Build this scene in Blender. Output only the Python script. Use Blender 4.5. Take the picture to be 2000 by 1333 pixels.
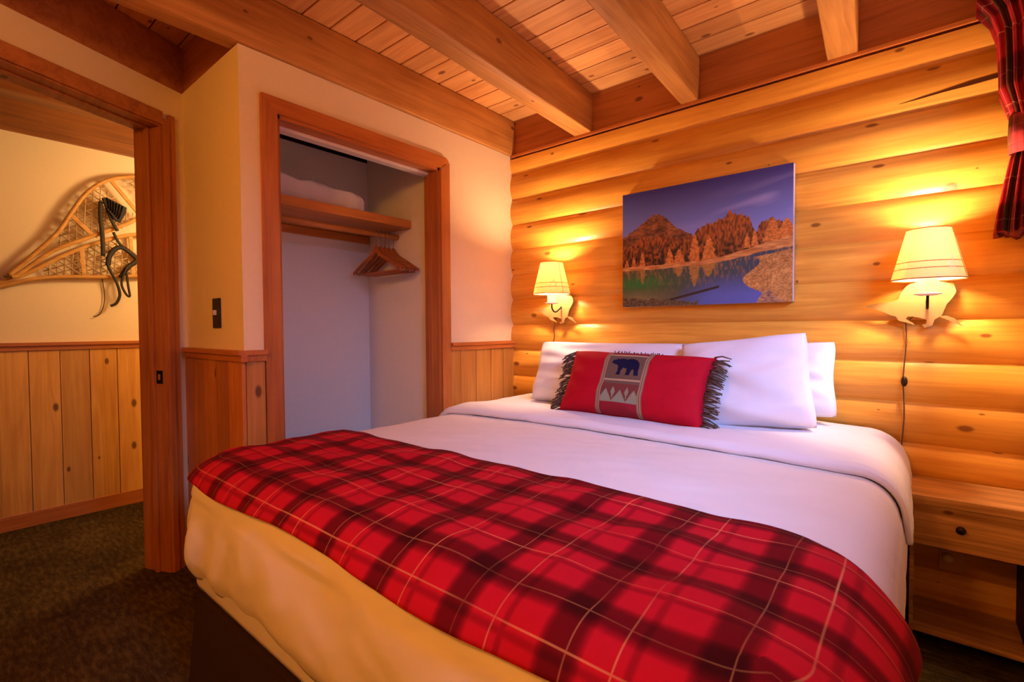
import bpy, bmesh, math, random
import numpy as np
from mathutils import Vector, Matrix
random.seed(7); rng = np.random.RandomState(11)
PI = math.pi
SC = bpy.context.scene
C = SC.collection
for o in list(bpy.data.objects): bpy.data.objects.remove(o)

# ------------------------------------------------------------------ camera, world, lights
FPX, YAW, PITCH, ROLL = 952.07, math.radians(39.606), math.radians(-1.541), math.radians(-0.357)
cam = bpy.data.cameras.new('camera'); co = bpy.data.objects.new('camera', cam); C.objects.link(co)
cam.sensor_fit = 'HORIZONTAL'; cam.sensor_width = 36; cam.lens = 36 * FPX / 2000; cam.clip_start = .02
fwd = Vector((-math.sin(YAW) * math.cos(PITCH), math.cos(YAW) * math.cos(PITCH), math.sin(PITCH)))
rgt = Vector((math.cos(YAW), math.sin(YAW), 0)); up = rgt.cross(fwd)
r2 = rgt * math.cos(ROLL) + up * math.sin(ROLL); u2 = up * math.cos(ROLL) - rgt * math.sin(ROLL)
co.matrix_world = Matrix(((r2.x, u2.x, -fwd.x, 0), (r2.y, u2.y, -fwd.y, 0), (r2.z, u2.z, -fwd.z, 1.12), (0, 0, 0, 1)))
SC.camera = co
SC.view_settings.view_transform = 'Standard'; SC.view_settings.look = 'None'
SC.view_settings.exposure = 0.10; SC.view_settings.gamma = 1.0; SC.view_settings.use_curve_mapping = False
w = bpy.data.worlds.new('world'); SC.world = w; w.use_nodes = True
w.node_tree.nodes['Background'].inputs[0].default_value = (.35, .5, 1, 1)
w.node_tree.nodes['Background'].inputs[1].default_value = .6

def light(name, kind, loc, power, col, rot=None, **k):
    l = bpy.data.lights.new(name, kind); l.energy = power; l.color = col
    for a, v in k.items(): setattr(l, a, v)
    o = bpy.data.objects.new(name, l); o.location = loc
    if rot: o.rotation_euler = rot
    C.objects.link(o); return o
WARM = (1.0, .635, .40)
# daylight outside the window in the right wall
DAYQ = (Vector((-1.3, 1.5, .9)) - Vector((1.65, .15, 2.75))).to_track_quat('-Z', 'Y').to_euler()
light('window_daylight', 'AREA', (1.65, .15, 2.75), 190, (.30, .46, 1.0), DAYQ, shape='RECTANGLE', size=1.5, size_y=1.1)
# the room's ceiling lamp behind the camera and the hallway's lamp
light('room_lamp_light', 'POINT', (-.75, -.85, 2.15), 46, (1, .44, .075), shadow_soft_size=.12)
light('hallway_lamp_light', 'POINT', (-3.1, 1.5, 1.98), 38, (1, .64, .28), shadow_soft_size=.10)
SCONCE_W = 52

# ------------------------------------------------------------------ helpers
def lin(h):
    h = h.lstrip('#'); r = []
    for i in (0, 2, 4):
        v = int(h[i:i + 2], 16) / 255
        r.append(v / 12.92 if v <= .04045 else ((v + .055) / 1.055) ** 2.4)
    return r + [1.0]

class NT:
    def __init__(s, name):
        s.m = bpy.data.materials.new(name); s.m.use_nodes = True
        s.t = s.m.node_tree; s.b = s.t.nodes['Principled BSDF']; s.out = s.t.nodes['Material Output']
    def n(s, ty, **k):
        x = s.t.nodes.new(ty)
        for a, v in k.items():
            if hasattr(x, a): setattr(x, a, v)
        return x
    def set(s, sock, v):
        if isinstance(v, bpy.types.NodeSocket): s.t.links.new(v, sock)
        elif v is not None: sock.default_value = v
    def math(s, op, a, b=None, c=None, clamp=False):
        x = s.n('ShaderNodeMath', operation=op); x.use_clamp = clamp
        s.set(x.inputs[0], a)
        if b is not None: s.set(x.inputs[1], b)
        if c is not None: s.set(x.inputs[2], c)
        return x.outputs[0]
    def mix(s, f, a, b, mode='MIX'):
        x = s.n('ShaderNodeMix', data_type='RGBA', blend_type=mode)
        s.set(x.inputs[0], f); s.set(x.inputs[6], a); s.set(x.inputs[7], b); return x.outputs[2]
    def noise(s, vec, scale, detail=3, rough=.55, dist=0.0):
        x = s.n('ShaderNodeTexNoise'); s.set(x.inputs['Vector'], vec)
        x.inputs['Scale'].default_value = scale; x.inputs['Detail'].default_value = detail
        x.inputs['Roughness'].default_value = rough; x.inputs['Distortion'].default_value = dist
        return x.outputs['Fac']
    def ramp(s, f, stops):
        x = s.n('ShaderNodeValToRGB'); s.set(x.inputs[0], f); e = x.color_ramp.elements
        e[0].position, e[0].color = stops[0]; e[1].position, e[1].color = stops[-1]
        for p, c in stops[1:-1]:
            q = e.new(p); q.color = c
        return x.outputs[0]
    def vmul(s, v, k):
        x = s.n('ShaderNodeVectorMath', operation='MULTIPLY'); s.set(x.inputs[0], v); x.inputs[1].default_value = k; return x.outputs[0]
    def vadd(s, v, k):
        x = s.n('ShaderNodeVectorMath', operation='ADD'); s.set(x.inputs[0], v); s.set(x.inputs[1], k); return x.outputs[0]
    def obj(s): return s.n('ShaderNodeTexCoord').outputs['Object']
    def sep(s, v):
        x = s.n('ShaderNodeSeparateXYZ'); s.set(x.inputs[0], v); return x.outputs
    def bump(s, h, strength=.3, dist=.004):
        x = s.n('ShaderNodeBump'); s.set(x.inputs['Height'], h); x.inputs['Strength'].default_value = strength
        x.inputs['Distance'].default_value = dist; s.t.links.new(x.outputs[0], s.b.inputs['Normal'])
    def done(s, col=None, rough=.5, spec=.4, metal=0):
        s.set(s.b.inputs['Base Color'], col); s.set(s.b.inputs['Roughness'], rough)
        s.b.inputs['Specular IOR Level'].default_value = spec; s.b.inputs['Metallic'].default_value = metal
        return s.m

def wood(name, light_c, dark_c, axis, plank=None, knots=1.0, rough=.42, var=.22, knot_c='5a2408', spec=.35, gs=1.0):
    """grain runs along axis; plank=(axis,size,offset) gives every board its own cut"""
    t = NT(name); v = t.obj(); ai = 'XYZ'.index(axis)
    rnd = None
    if plank:
        p = t.sep(v)['XYZ'.index(plank[0])]
        pid = t.math('FLOOR', t.math('DIVIDE', t.math('SUBTRACT', p, plank[2]), plank[1]))
        wn = t.n('ShaderNodeTexWhiteNoise', noise_dimensions='1D'); t.set(wn.inputs['W'], pid)
        rnd = wn.outputs['Value']
        off = t.n('ShaderNodeVectorMath', operation='SCALE'); t.set(off.inputs[0], wn.outputs['Color']); off.inputs['Scale'].default_value = 7.0
        v = t.vadd(v, off.outputs[0])
    st = [14 * gs, 14 * gs, 14 * gs]; st[ai] = .9
    warp = t.noise(v, 2.2, 2)
    g = t.noise(t.vmul(v, tuple(st)), 1.6, 5, .6, .9)
    st2 = [70, 70, 70]; st2[ai] = 2.2
    fine = t.noise(t.vmul(v, tuple(st2)), 1.5, 3, .6)
    f = t.math('ADD', t.math('MULTIPLY', g, .75), t.math('MULTIPLY', fine, .3))
    f = t.math('ADD', f, t.math('MULTIPLY', t.math('SUBTRACT', warp, .5), .35))
    col = t.ramp(f, [(.30, lin(dark_c)), (.66, lin(light_c))])
    if rnd is not None:
        k = t.math('ADD', t.math('MULTIPLY', rnd, var), 1 - var / 2)
        cb = t.n('ShaderNodeCombineColor'); [t.set(cb.inputs[i], k) for i in range(3)]
        col = t.mix(1.0, col, cb.outputs[0], 'MULTIPLY')
    if knots > 0:
        sp3 = t.sep(v); oth = [i for i in range(3) if i != ai]
        cb = t.n('ShaderNodeCombineXYZ'); t.set(cb.inputs[0], t.math('MULTIPLY', sp3[ai], 3.6)); t.set(cb.inputs[1], t.math('MULTIPLY', t.math('ADD', sp3[oth[0]], sp3[oth[1]]), 7.0))
        vo = t.n('ShaderNodeTexVoronoi', voronoi_dimensions='2D'); t.set(vo.inputs['Vector'], cb.outputs[0])
        vo.inputs['Scale'].default_value = 1.0
        gate = t.sep(vo.outputs['Color'])
        size = t.math('MULTIPLY', t.math('MULTIPLY', t.math('GREATER_THAN', gate[0], 1 - .42 * knots), gate[1]), .125)
        kf = t.math('SUBTRACT', 1.0, t.math('SMOOTH_MIN', t.math('DIVIDE', vo.outputs['Distance'], t.math('ADD', size, .0005)), 1.0, .1), clamp=True)
        kf = t.math('MULTIPLY', kf, 2.2, clamp=True)
        col = t.mix(t.math('MULTIPLY', kf, .8), col, lin(knot_c))
    t.bump(f, .12, .003)
    return t.done(col, rough, spec)

def plain(name, c, rough=.5, spec=.4, metal=0, nscale=0, namp=.12, bump=0):
    t = NT(name); col = lin(c)
    if nscale:
        f = t.noise(t.obj(), nscale, 4)
        d = [x * (1 - namp) for x in col[:3]] + [1]
        colr = t.ramp(f, [(.3, d), (.7, col)])
        if bump: t.bump(f, bump, .004)
        return t.done(colr, rough, spec, metal)
    return t.done(col, rough, spec, metal)

class MB:
    def __init__(s): s.v = []; s.f = []; s.mi = []
    def add(s, vs, fs, mi=0):
        b = len(s.v); s.v += [tuple(x) for x in vs]
        for f in fs: s.f.append([b + i for i in f]); s.mi.append(mi)
        return s
    def box(s, a, b, mi=0, bev=0.0, M=None):
        x0, y0, z0 = [min(p, q) for p, q in zip(a, b)]; x1, y1, z1 = [max(p, q) for p, q in zip(a, b)]
        bm = bmesh.new(); bmesh.ops.create_cube(bm, size=1)
        for v in bm.verts: v.co = Vector((x0 + (v.co.x + .5) * (x1 - x0), y0 + (v.co.y + .5) * (y1 - y0), z0 + (v.co.z + .5) * (z1 - z0)))
        if bev: bmesh.ops.bevel(bm, geom=bm.edges[:], offset=bev, segments=2, profile=.6, affect='EDGES')
        if M is not None: bmesh.ops.transform(bm, matrix=M, verts=bm.verts)
        s.bm(bm, mi); return s
    def bm(s, bm, mi=0):
        bm.verts.index_update(); s.add([v.co[:] for v in bm.verts], [[v.index for v in f.verts] for f in bm.faces], mi); bm.free(); return s
    def tube(s, pts, r, seg=8, mi=0, cap=True, flat=None):
        """round tube along points; r number or list; flat=(w,h) gives a ribbon with section w x h"""
        P = [Vector(p) for p in pts]; n = len(P); vs = []; fs = []
        R = r if isinstance(r, (list, tuple)) else [r] * n
        pn = None
        for i, p in enumerate(P):
            t = (P[min(i + 1, n - 1)] - P[max(i - 1, 0)]).normalized()
            if pn is None:
                a = Vector((1, 0, 0)) if flat else (Vector((0, 0, 1)) if abs(t.z) < .9 else Vector((1, 0, 0)))
                pn = (a - t * a.dot(t)).normalized()
            else: pn = (pn - t * pn.dot(t)).normalized()
            bn = t.cross(pn)
            for k in range(seg):
                an = 2 * PI * (k + .5) / seg
                if flat: vs.append(p + pn * math.cos(an) * flat[1] * .7 + bn * math.sin(an) * flat[0] * .7)
                else: vs.append(p + (pn * math.cos(an) + bn * math.sin(an)) * R[i])
        for i in range(n - 1):
            for k in range(seg):
                fs.append([i * seg + k, i * seg + (k + 1) % seg, (i + 1) * seg + (k + 1) % seg, (i + 1) * seg + k])
        if cap: fs.append(list(range(seg))[::-1]); fs.append([(n - 1) * seg + k for k in range(seg)])
        return s.add(vs, fs, mi)
    def lathe(s, prof, c=(0, 0, 0), seg=40, mi=0, close=False):
        vs = []; fs = []; n = len(prof)
        for r, z in prof:
            for k in range(seg):
                a = 2 * PI * k / seg; vs.append((c[0] + r * math.cos(a), c[1] + r * math.sin(a), c[2] + z))
        for i in range(n - 1 + (1 if close else 0)):
            j = (i + 1) % n
            for k in range(seg): fs.append([i * seg + k, i * seg + (k + 1) % seg, j * seg + (k + 1) % seg, j * seg + k])
        if not close:
            if prof[0][0] > 1e-6: fs.append(list(range(seg))[::-1])
            if prof[-1][0] > 1e-6: fs.append([(n - 1) * seg + k for k in range(seg)])
        return s.add(vs, fs, mi)
    def prism(s, poly, fn, d0, d1, mi=0):
        """extrude polygon [(a,b)] : fn(a,b,d)->xyz"""
        n = len(poly); vs = [fn(a, b, d0) for a, b in poly] + [fn(a, b, d1) for a, b in poly]
        fs = [[i, (i + 1) % n, n + (i + 1) % n, n + i] for i in range(n)]
        fs += [list(range(n))[::-1], [n + i for i in range(n)]]
        return s.add(vs, fs, mi)
    def grid(s, nu, nv, fn, mi=0, closed_u=False):
        vs = [fn(i / (nu - 1) if not closed_u else i / nu, j / (nv - 1)) for j in range(nv) for i in range(nu)]
        fs = []
        for j in range(nv - 1):
            for i in range(nu if closed_u else nu - 1):
                i2 = (i + 1) % nu; fs.append([j * nu + i, j * nu + i2, (j + 1) * nu + i2, (j + 1) * nu + i])
        return s.add(vs, fs, mi)
    def build(s, name, mats, parent=None, smooth=False, local=False, loc=None, weld=False, fixn=True):
        L = Vector((0, 0, 0))
        if parent is not None and not local:
            p = parent
            while p is not None: L = L + p.location; p = p.parent
        if loc is not None: L = Vector(loc)
        me = bpy.data.meshes.new(name); me.from_pydata([(x - L.x, y - L.y, z - L.z) for x, y, z in s.v], [], s.f)
        if not isinstance(mats, (list, tuple)): mats = [mats]
        for m in mats: me.materials.append(m)
        for p, i in zip(me.polygons, s.mi): p.material_index = i; p.use_smooth = smooth
        if weld or fixn:
            bm = bmesh.new(); bm.from_mesh(me)
            if weld: bmesh.ops.remove_doubles(bm, verts=bm.verts, dist=1e-5)
            if fixn: bmesh.ops.recalc_face_normals(bm, faces=bm.faces)
            bm.to_mesh(me); bm.free()
        o = bpy.data.objects.new(name, me); C.objects.link(o)
        if parent is not None: o.parent = parent
        if loc is not None: o.location = L
        return o

def thing(name, label, cat, loc=(0, 0, 0), rot=(0, 0, 0), group=None):
    o = bpy.data.objects.new(name, None); o.empty_display_size = .05; C.objects.link(o)
    o.location = loc; o.rotation_euler = rot; return tag(o, label, cat, group)
def tag(o, label, cat, group=None):
    o['label'] = label; o['category'] = cat
    if group: o['group'] = group
    return o
def struct(o): o['kind'] = 'structure'; return o
def auto_smooth(o, ang=40):
    for p in o.data.polygons: p.use_smooth = True
    bm = bmesh.new(); bm.from_mesh(o.data)
    for e in bm.edges:
        if len(e.link_faces) == 2 and e.calc_face_angle(0) > math.radians(ang): e.smooth = False
    bm.to_mesh(o.data); bm.free(); return o

# ------------------------------------------------------------------ measures (metres)
XL, YB, YC, XK, ZB, ZT = -2.041, 2.481, .807, -2.681, 2.233, 2.46   # closet wall, log wall, closet corner, inner corner, beam underside, ceiling
XH, XR, YF = -3.90, .305, -1.35                                     # hallway wall, right wall, wall behind the camera
LS, L1 = .162, 2.113                                                # log height, top seam
TH = math.radians(24.0); EX, EY = math.sin(TH), -math.cos(TH)       # door wall runs from the corner towards the camera
NX, NY = math.cos(TH), math.sin(TH)                                 # its normal, into the room
def dw(t, n, z): return (XK + EX * t + NX * n, YC + EY * t + NY * n, z)
MDW = Matrix(((EX, NX, 0, XK), (EY, NY, 0, YC), (0, 0, 1, 0), (0, 0, 0, 1)))

# ------------------------------------------------------------------ materials
M = {}
M['log'] = wood('honey_log', 'e6a842', 'c57e2a', 'X', ('Z', LS, L1 % LS), 1.0, .38, .16, '6a2c0c')
M['plank'] = wood('ceiling_plank', 'ebb06c', 'c88446', 'X', ('Y', .129, YB - .129 * 40), .8, .45, .34, '6e3214')
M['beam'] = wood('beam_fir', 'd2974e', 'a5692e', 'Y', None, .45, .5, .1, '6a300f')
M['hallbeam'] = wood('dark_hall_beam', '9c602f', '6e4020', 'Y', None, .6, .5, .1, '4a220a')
M['block'] = wood('beam_fir_cross', 'c07a42', '99582a', 'X', None, .7, .5, .1, '5a260c')
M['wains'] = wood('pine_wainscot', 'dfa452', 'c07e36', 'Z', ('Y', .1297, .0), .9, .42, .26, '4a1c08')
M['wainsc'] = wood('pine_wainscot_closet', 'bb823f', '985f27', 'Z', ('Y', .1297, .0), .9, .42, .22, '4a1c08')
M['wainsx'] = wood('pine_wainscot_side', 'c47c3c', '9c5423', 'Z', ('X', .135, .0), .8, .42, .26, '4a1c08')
M['trimz'] = wood('fir_trim_upright', 'c0763a', '985222', 'Z', None, 0, .38, .1)
M['trimy'] = wood('fir_trim_level', 'c77638', 'a05522', 'Y', None, 0, .38, .1)
M['trimx'] = wood('fir_trim_cross', 'c77638', 'a05522', 'X', None, 0, .38, .1)
M['shelf'] = wood('pine_shelf', 'd2893f', 'a9632a', 'Y', None, .3, .4, .1)
M['ns'] = wood('cedar_nightstand', 'dfa968', '80501f', 'X', None, .3, .34, .1, gs=1.5)
M['nsdark'] = plain('near_black_panel', '1c1512', .6, .2)  # flat near-black colour for the nightstand's right side panel only
M['wall'] = plain('cream_paint', 'eed8b0', .75, .2, nscale=60, namp=.03, bump=.04)
M['closet'] = plain('closet_paint', 'eee6de', .75, .2, nscale=60, namp=.03, bump=.04)
t = NT('carpet'); v = t.obj()
f1 = t.noise(t.vmul(v, (18, 60, 20)), 1.0, 3); f2 = t.noise(v, 260, 2); f3 = t.noise(v, 3, 3)
f = t.math('ADD', t.math('MULTIPLY', f1, .45), t.math('ADD', t.math('MULTIPLY', f2, .4), t.math('MULTIPLY', f3, .3)))
col = t.ramp(f, [(.36, lin('1c140a')), (.55, lin('43341b')), (.75, lin('6a5730'))])
t.bump(f, .8, .01); M['carpet'] = t.done(col, .95, .05)
M['cotton'] = plain('white_cotton', 'e2dfe6', .85, .15, nscale=9, namp=.03, bump=.06)
M['duvet'] = plain('duvet_cotton', 'e6dfdc', .85, .15, nscale=7, namp=.03, bump=.08)
M['bedskirt'] = plain('brown_bed_base', '35241c', .8, .15, nscale=120, namp=.3)
M['bronze'] = plain('dark_bronze', '33241a', .4, .5, .7, nscale=30)
M['black'] = plain('black_metal', '17120e', .45, .4, .6)
M['steel'] = plain('hook_metal', 'c9b7a8', .25, .5, 1.0)
M['ivory'] = plain('ivory_plastic', 'd8c4a0', .4, .4)
M['leather'] = plain('dark_leather', '2c2417', .55, .35, nscale=40, namp=.3)
M['rawhide'] = plain('rawhide', 'c9a878', .5, .35, nscale=50)
M['ash'] = wood('bent_ash', 'd9a55c', 'b27a36', 'Y', None, 0, .4, .1)
M['hanger'] = wood('hanger_wood', 'b8692f', '85431a', 'X', None, 0, .4, .1)
M['plate'] = plain('cream_enamel_plate', 'a07846', .5, .3)
M['candle'] = plain('white_candle_sleeve', 'f6eedd', .5, .3)
M['cord'] = plain('brown_cord', '5a3a20', .5, .3)
M['closetgap'] = plain('dark_gap', '2a1a12', .8, .1)

# lamp shade : translucent parchment
t = NT('parchment_shade'); t.t.nodes.remove(t.b)
df = t.n('ShaderNodeBsdfDiffuse'); tl = t.n('ShaderNodeBsdfTranslucent'); mx = t.n('ShaderNodeMixShader')
zz = t.sep(t.obj())[2]
def band(z0, hw): return t.math('LESS_THAN', t.math('ABSOLUTE', t.math('SUBTRACT', zz, z0)), hw)
ln = t.math('MAXIMUM', band(.062, .0013), band(.038, .0013)); ln = t.math('MAXIMUM', ln, t.math('GREATER_THAN', zz, .1805)); ln = t.math('MAXIMUM', ln, t.math('LESS_THAN', zz, .0035))
colr = t.mix(ln, lin('f0dcae'), lin('8a5a2a')); t.set(df.inputs[0], colr); t.set(tl.inputs[0], t.mix(ln, lin('ecd3a0'), lin('7a4a20')))
mx.inputs[0].default_value = .58; t.t.links.new(df.outputs[0], mx.inputs[1]); t.t.links.new(tl.outputs[0], mx.inputs[2]); t.t.links.new(mx.outputs[0], t.out.inputs[0]); M['shade'] = t.m
t = NT('thin_cutout'); t.t.nodes.remove(t.b)
tr = t.n('ShaderNodeBsdfTranslucent'); df = t.n('ShaderNodeBsdfDiffuse'); mx = t.n('ShaderNodeMixShader'); mx.inputs[0].default_value = .85
tr.inputs[0].default_value = (1, .98, .9, 1); df.inputs[0].default_value = (1, .98, .9, 1)
t.t.links.new(df.outputs[0], mx.inputs[1]); t.t.links.new(tr.outputs[0], mx.inputs[2]); t.t.links.new(mx.outputs[0], t.out.inputs[0]); M['cutout'] = t.m
t = NT('bulb_glow'); t.b.inputs['Emission Color'].default_value = (1, .72, .38, 1); t.b.inputs['Emission Strength'].default_value = 18; M['bulb'] = t.done(lin('fff0d0'), .4)
t = NT('window_glass'); t.t.nodes.remove(t.b)
tr = t.n('ShaderNodeBsdfTransparent'); gl = t.n('ShaderNodeBsdfGlossy'); gl.inputs['Roughness'].default_value = .02; mx = t.n('ShaderNodeMixShader'); mx.inputs[0].default_value = .06
t.t.links.new(tr.outputs[0], mx.inputs[1]); t.t.links.new(gl.outputs[0], mx.inputs[2]); t.t.links.new(mx.outputs[0], t.out.inputs[0]); M['glass'] = t.m

def plaid(name, px, cx_, wx, py, cy_, wy, base, line, dark=.16, extra=None):
    """tartan from the UV map, metres"""
    t = NT(name); uv = t.n('ShaderNodeTexCoord').outputs['UV']; s = t.sep(uv)
    def stripe(x, c, P, wd, soft=.008):
        d = t.math('MULTIPLY', t.math('ABSOLUTE', t.math('SUBTRACT', t.math('FRACT', t.math('ADD', t.math('DIVIDE', t.math('SUBTRACT', x, c), P), .5)), .5)), P)
        return t.math('SUBTRACT', 1.0, t.math('DIVIDE', t.math('SUBTRACT', d, wd / 2 - soft), soft * 2, clamp=True), clamp=True)
    sx = stripe(s[0], cx_, px, wx); sy = stripe(s[1], cy_, py, wy)
    sub = t.math('MULTIPLY', t.math('MAXIMUM', stripe(s[0], cx_ + px / 2, px, .012, .003), stripe(s[1], cy_ + py / 2, py, .010, .003)), .35)
    k = t.math('SUBTRACT', 1.0, t.math('MULTIPLY', t.math('ADD', t.math('ADD', sx, sy), sub), 1 - dark, clamp=False), clamp=True)
    k = t.math('MAXIMUM', t.math('POWER', dark * 1.05, t.math('MULTIPLY', t.math('ADD', t.math('ADD', sx, sy), sub), .66)), .015)
    cb = t.n('ShaderNodeCombineColor'); [t.set(cb.inputs[i], k) for i in range(3)]
    col = t.mix(1.0, lin(base), cb.outputs[0], 'MULTIPLY')
    if extra: col = t.mix(t.math('MULTIPLY', sx, .5), col, lin(extra))
    l = t.math('MAXIMUM', stripe(s[0], cx_ + px * .5 - .022, px, .0026, .0008), stripe(s[1], cy_ + py * .5 + .012, py, .0024, .0008))
    l = t.math('MAXIMUM', l, t.math('MULTIPLY', stripe(s[0], cx_ + .012, px, .0022, .0008), .55))
    l = t.math('MAXIMUM', l, t.math('MULTIPLY', stripe(s[1], cy_ - .006, py, .002, .0008), .45))
    fade = t.noise(t.obj(), 5, 2)
    l = t.math('MULTIPLY', l, t.math('MULTIPLY', t.math('SUBTRACT', fade, .28), 2.2, clamp=True))
    col = t.mix(t.math('MULTIPLY', l, .75), col, lin(line))
    wv = t.noise(t.vmul(uv, (900, 900, 1)), 1, 1); t.bump(wv, .15, .001)
    t.b.inputs['Sheen Weight'].default_value = .25; t.b.inputs['Sheen Roughness'].default_value = .5
    t.b.inputs['Sheen Tint'].default_value = lin(base)
    return t.done(col, .85, .12)
M['throw'] = plaid('red_tartan', .205, -1.41, .060, .155, .64, .044, 'b61124', 'e2a06a', .13)
M['curtain'] = plaid('curtain_tartan', .20, 0.02, .085, .24, .03, .09, '9a1c20', 'e8b088', .22, '34361a')

# ------------------------------------------------------------------ room shell
struct(MB().box((-4.1, -2.6, -.1), (.6, 2.75, 0)).build('floor', M['carpet']))
cm = MB(); y = YB + .129 * 2
while y > -2.6:
    cm.box((-4.1, y - .129 + .003, ZT), (.6, y - .003, ZT + .03), bev=.004); y -= .129
cm.box((-4.1, -2.6, ZT + .031), (.6, 2.75, ZT + .06))
struct(cm.build('ceiling', M['plank']))
# log wall : one stacked-log profile
prof = []
for k in range(-1, 15):
    zt = L1 - k * LS; n = 12
    for i in range(n):
        q = 1 - 2 * i / n
        zc = zt - LS * i / n - 0
        z = zc + 0
        if k == -1 and z > 2.217: continue
        d = .024 * max(0, 1 - abs(2 * (i / n) - 1) ** 2.0) ** .9 if i else -.002
        prof.append((YB - d, z))
vs = []; 
for x in np.linspace(-2.25, .62, 2):
    vs += [(x, a, b) for a, b in prof]
n = len(prof); lw = MB().add(vs, [[i, i + 1, n + i + 1, n + i] for i in range(n - 1)])
lw.add([(-2.25, YB + .16, 2.217), (.62, YB + .16, 2.217), (.62, YB + .16, -.35), (-2.25, YB + .16, -.35)], [[0, 1, 2, 3]])
lw.add([(-2.25, prof[0][0], prof[0][1]), (.62, prof[0][0], prof[0][1]), (.62, YB + .16, 2.217), (-2.25, YB + .16, 2.217)], [[0, 1, 2, 3]])
o = lw.build('wall_back', M['log'], fixn=False); auto_smooth(o, 38); struct(o)
# long drying crack on a log near the curtain
cr = MB(); cz = L1 - LS * .78
cp = [(-.06, .000), (.0, .003), (.07, .006), (.14, .010), (.24, .010), (.24, -.006), (.14, -.005), (.07, -.002), (.0, -.002)]
def on_log(a, b, d):
    z = cz + b + .02 * (a + .07) / .3; q = ((L1 - z) % LS) / LS
    return (a, YB - .024 * max(0, 1 - abs(2 * q - 1) ** 2) ** .9 - d, z)
cr.prism(cp, on_log, -.004, .0012); struct(cr.build('trim_1', plain('dark_crack', '4a2208', .8, .1)))

def vboards(mb, axis, a0, a1, z0, z1, face, thick, seams, sgn):
    ed = [a0] + [s for s in sorted(seams) if a0 + .01 < s < a1 - .01] + [a1]
    for p, q in zip(ed[:-1], ed[1:]):
        if axis == 'Y': mb.box((face, p + .0015, z0), (face + sgn * thick, q - .0015, z1), bev=.0025)
        else: mb.box((p + .0015, face, z0), (q - .0015, face + sgn * thick, z1), bev=.0025)
    return mb
def rail_profile(mb, a, b, nrm, top=1.0375):
    """chair rail between plan points a and b, two steps"""
    a = Vector((*a, 0)); b = Vector((*b, 0)); nv = Vector((*nrm, 0)); d = (b - a)
    for (o_, z0, z1) in ((.034, top - .018, top), (.024, top - .044, top - .018)):
        P = [a, b, b + nv * o_, a + nv * o_]
        vs = [(p.x, p.y, z0) for p in P] + [(p.x, p.y, z1) for p in P]
        mb.add(vs, [[0, 1, 2, 3][::-1], [4, 5, 6, 7], [0, 1, 5, 4], [1, 2, 6, 5], [2, 3, 7, 6], [3, 0, 4, 7]])
    return mb
# closet front wall (left of the bed) with its opening
OY0, OY1, OZ = .948, 1.842, 2.005
wl = MB()
wl.box((XL - .11, YC, 0), (XL, OY0, ZB)); wl.box((XL - .11, OY1, 0), (XL, YB + .02, ZB)); wl.box((XL - .11, OY0, OZ), (XL, OY1, ZB))
struct(wl.build('wall_left', M['wall']))
struct(MB().box((XK - .16, YC, 0), (XL - .11, YC + .10, ZB)).build('wall_corner', M['wall']))
# closet interior
struct(MB().box((-2.84, YC + .10, 0), (-2.74, 1.95, 2.30)).build('wall_closet_back', M['closet']))
struct(MB().box((-2.74, 1.855, 0), (XL - .11, 1.95, 2.30)).build('wall_closet_right', M['closet']))
struct(MB().box((-2.74, YC + .09, 2.27), (XL - .11, 1.855, 2.30)).build('ceiling_closet', M['closet']))
struct(MB().box((-2.742, YC + .11, 2.186), (-2.732, 1.85, 2.214)).build('trim_2', M['closetgap']))
struct(MB().box((XL - .111, OY0 + .015, OZ - .030), (XL - .062, OY1 - .015, OZ - .0145), bev=.002).build('trim_15', plain('white_track', 'e6d8cc', .4, .4)))
# door wall
D0, D1, DZ = .118, .93, 2.037
dwm = MB()
dwm.box((-.06, -.14, 0), (D0 - .012, 0, ZB), M=MDW); dwm.box((D1 + .012, -.14, 0), (2.6, 0, ZB), M=MDW); dwm.box((D0 - .012, -.14, DZ + .012), (D1 + .012, 0, ZB), M=MDW)
struct(dwm.build('wall_door', M['wall']))
# hallway
struct(MB().box((XH - .1, -2.6, 0), (XH, 2.75, 2.40)).build('wall_hallway', M['wall']))
struct(MB().box((XH, 2.62, 0), (-2.25, 2.75, ZT)).build('wall_hallway_end', M['wall']))
struct(MB().box((XH, -2.6, 0), (.6, -2.5, ZT)).build('wall_hallway_start', M['wall']))
# wall behind the camera and the right wall with the window
xf = XK + EX * ((YC - YF) / -EY)
struct(MB().box((xf - .06, YF - .1, 0), (XR + .15, YF, ZT)).build('wall_front', M['wall']))
WY0, WY1, WZ0, WZ1 = .35, 2.05, 1.22, 2.15
wr = MB()
wr.box((XR, YF, 0), (XR + .15, WY0, ZT)); wr.box((XR, WY1, 0), (XR + .15, YB - .03, ZT)); wr.box((XR, WY0, 0), (XR + .15, WY1, WZ0)); wr.box((XR, WY0, WZ1), (XR + .15, WY1, ZT))
struct(wr.build('wall_right', M['wall']))
win = MB()
for a, b in (((WY0, WZ0), (WY1, WZ0 + .05)), ((WY0, WZ1 - .05), (WY1, WZ1)), ((WY0, WZ0), (WY0 + .05, WZ1)), ((WY1 - .05, WZ0), (WY1, WZ1)), ((1.18, WZ0), (1.22, WZ1))):
    win.box((XR + .05, a[0], a[1]), (XR + .10, b[0], b[1]), bev=.004)
win = struct(win.build('window_1', M['trimz']))
MB().box((XR + .074, WY0 + .04, WZ0 + .04), (XR + .078, WY1 - .04, WZ1 - .04)).build('pane', M['glass'], win)

# ------------------------------------------------------------------ trim
tr = MB(); tr.box((-2.03, YB - .028, 2.219), (.62, YB + .05, 2.237), bev=.003); struct(tr.build('trim_3', M['trimx']))     # ledge over the log wall
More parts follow.
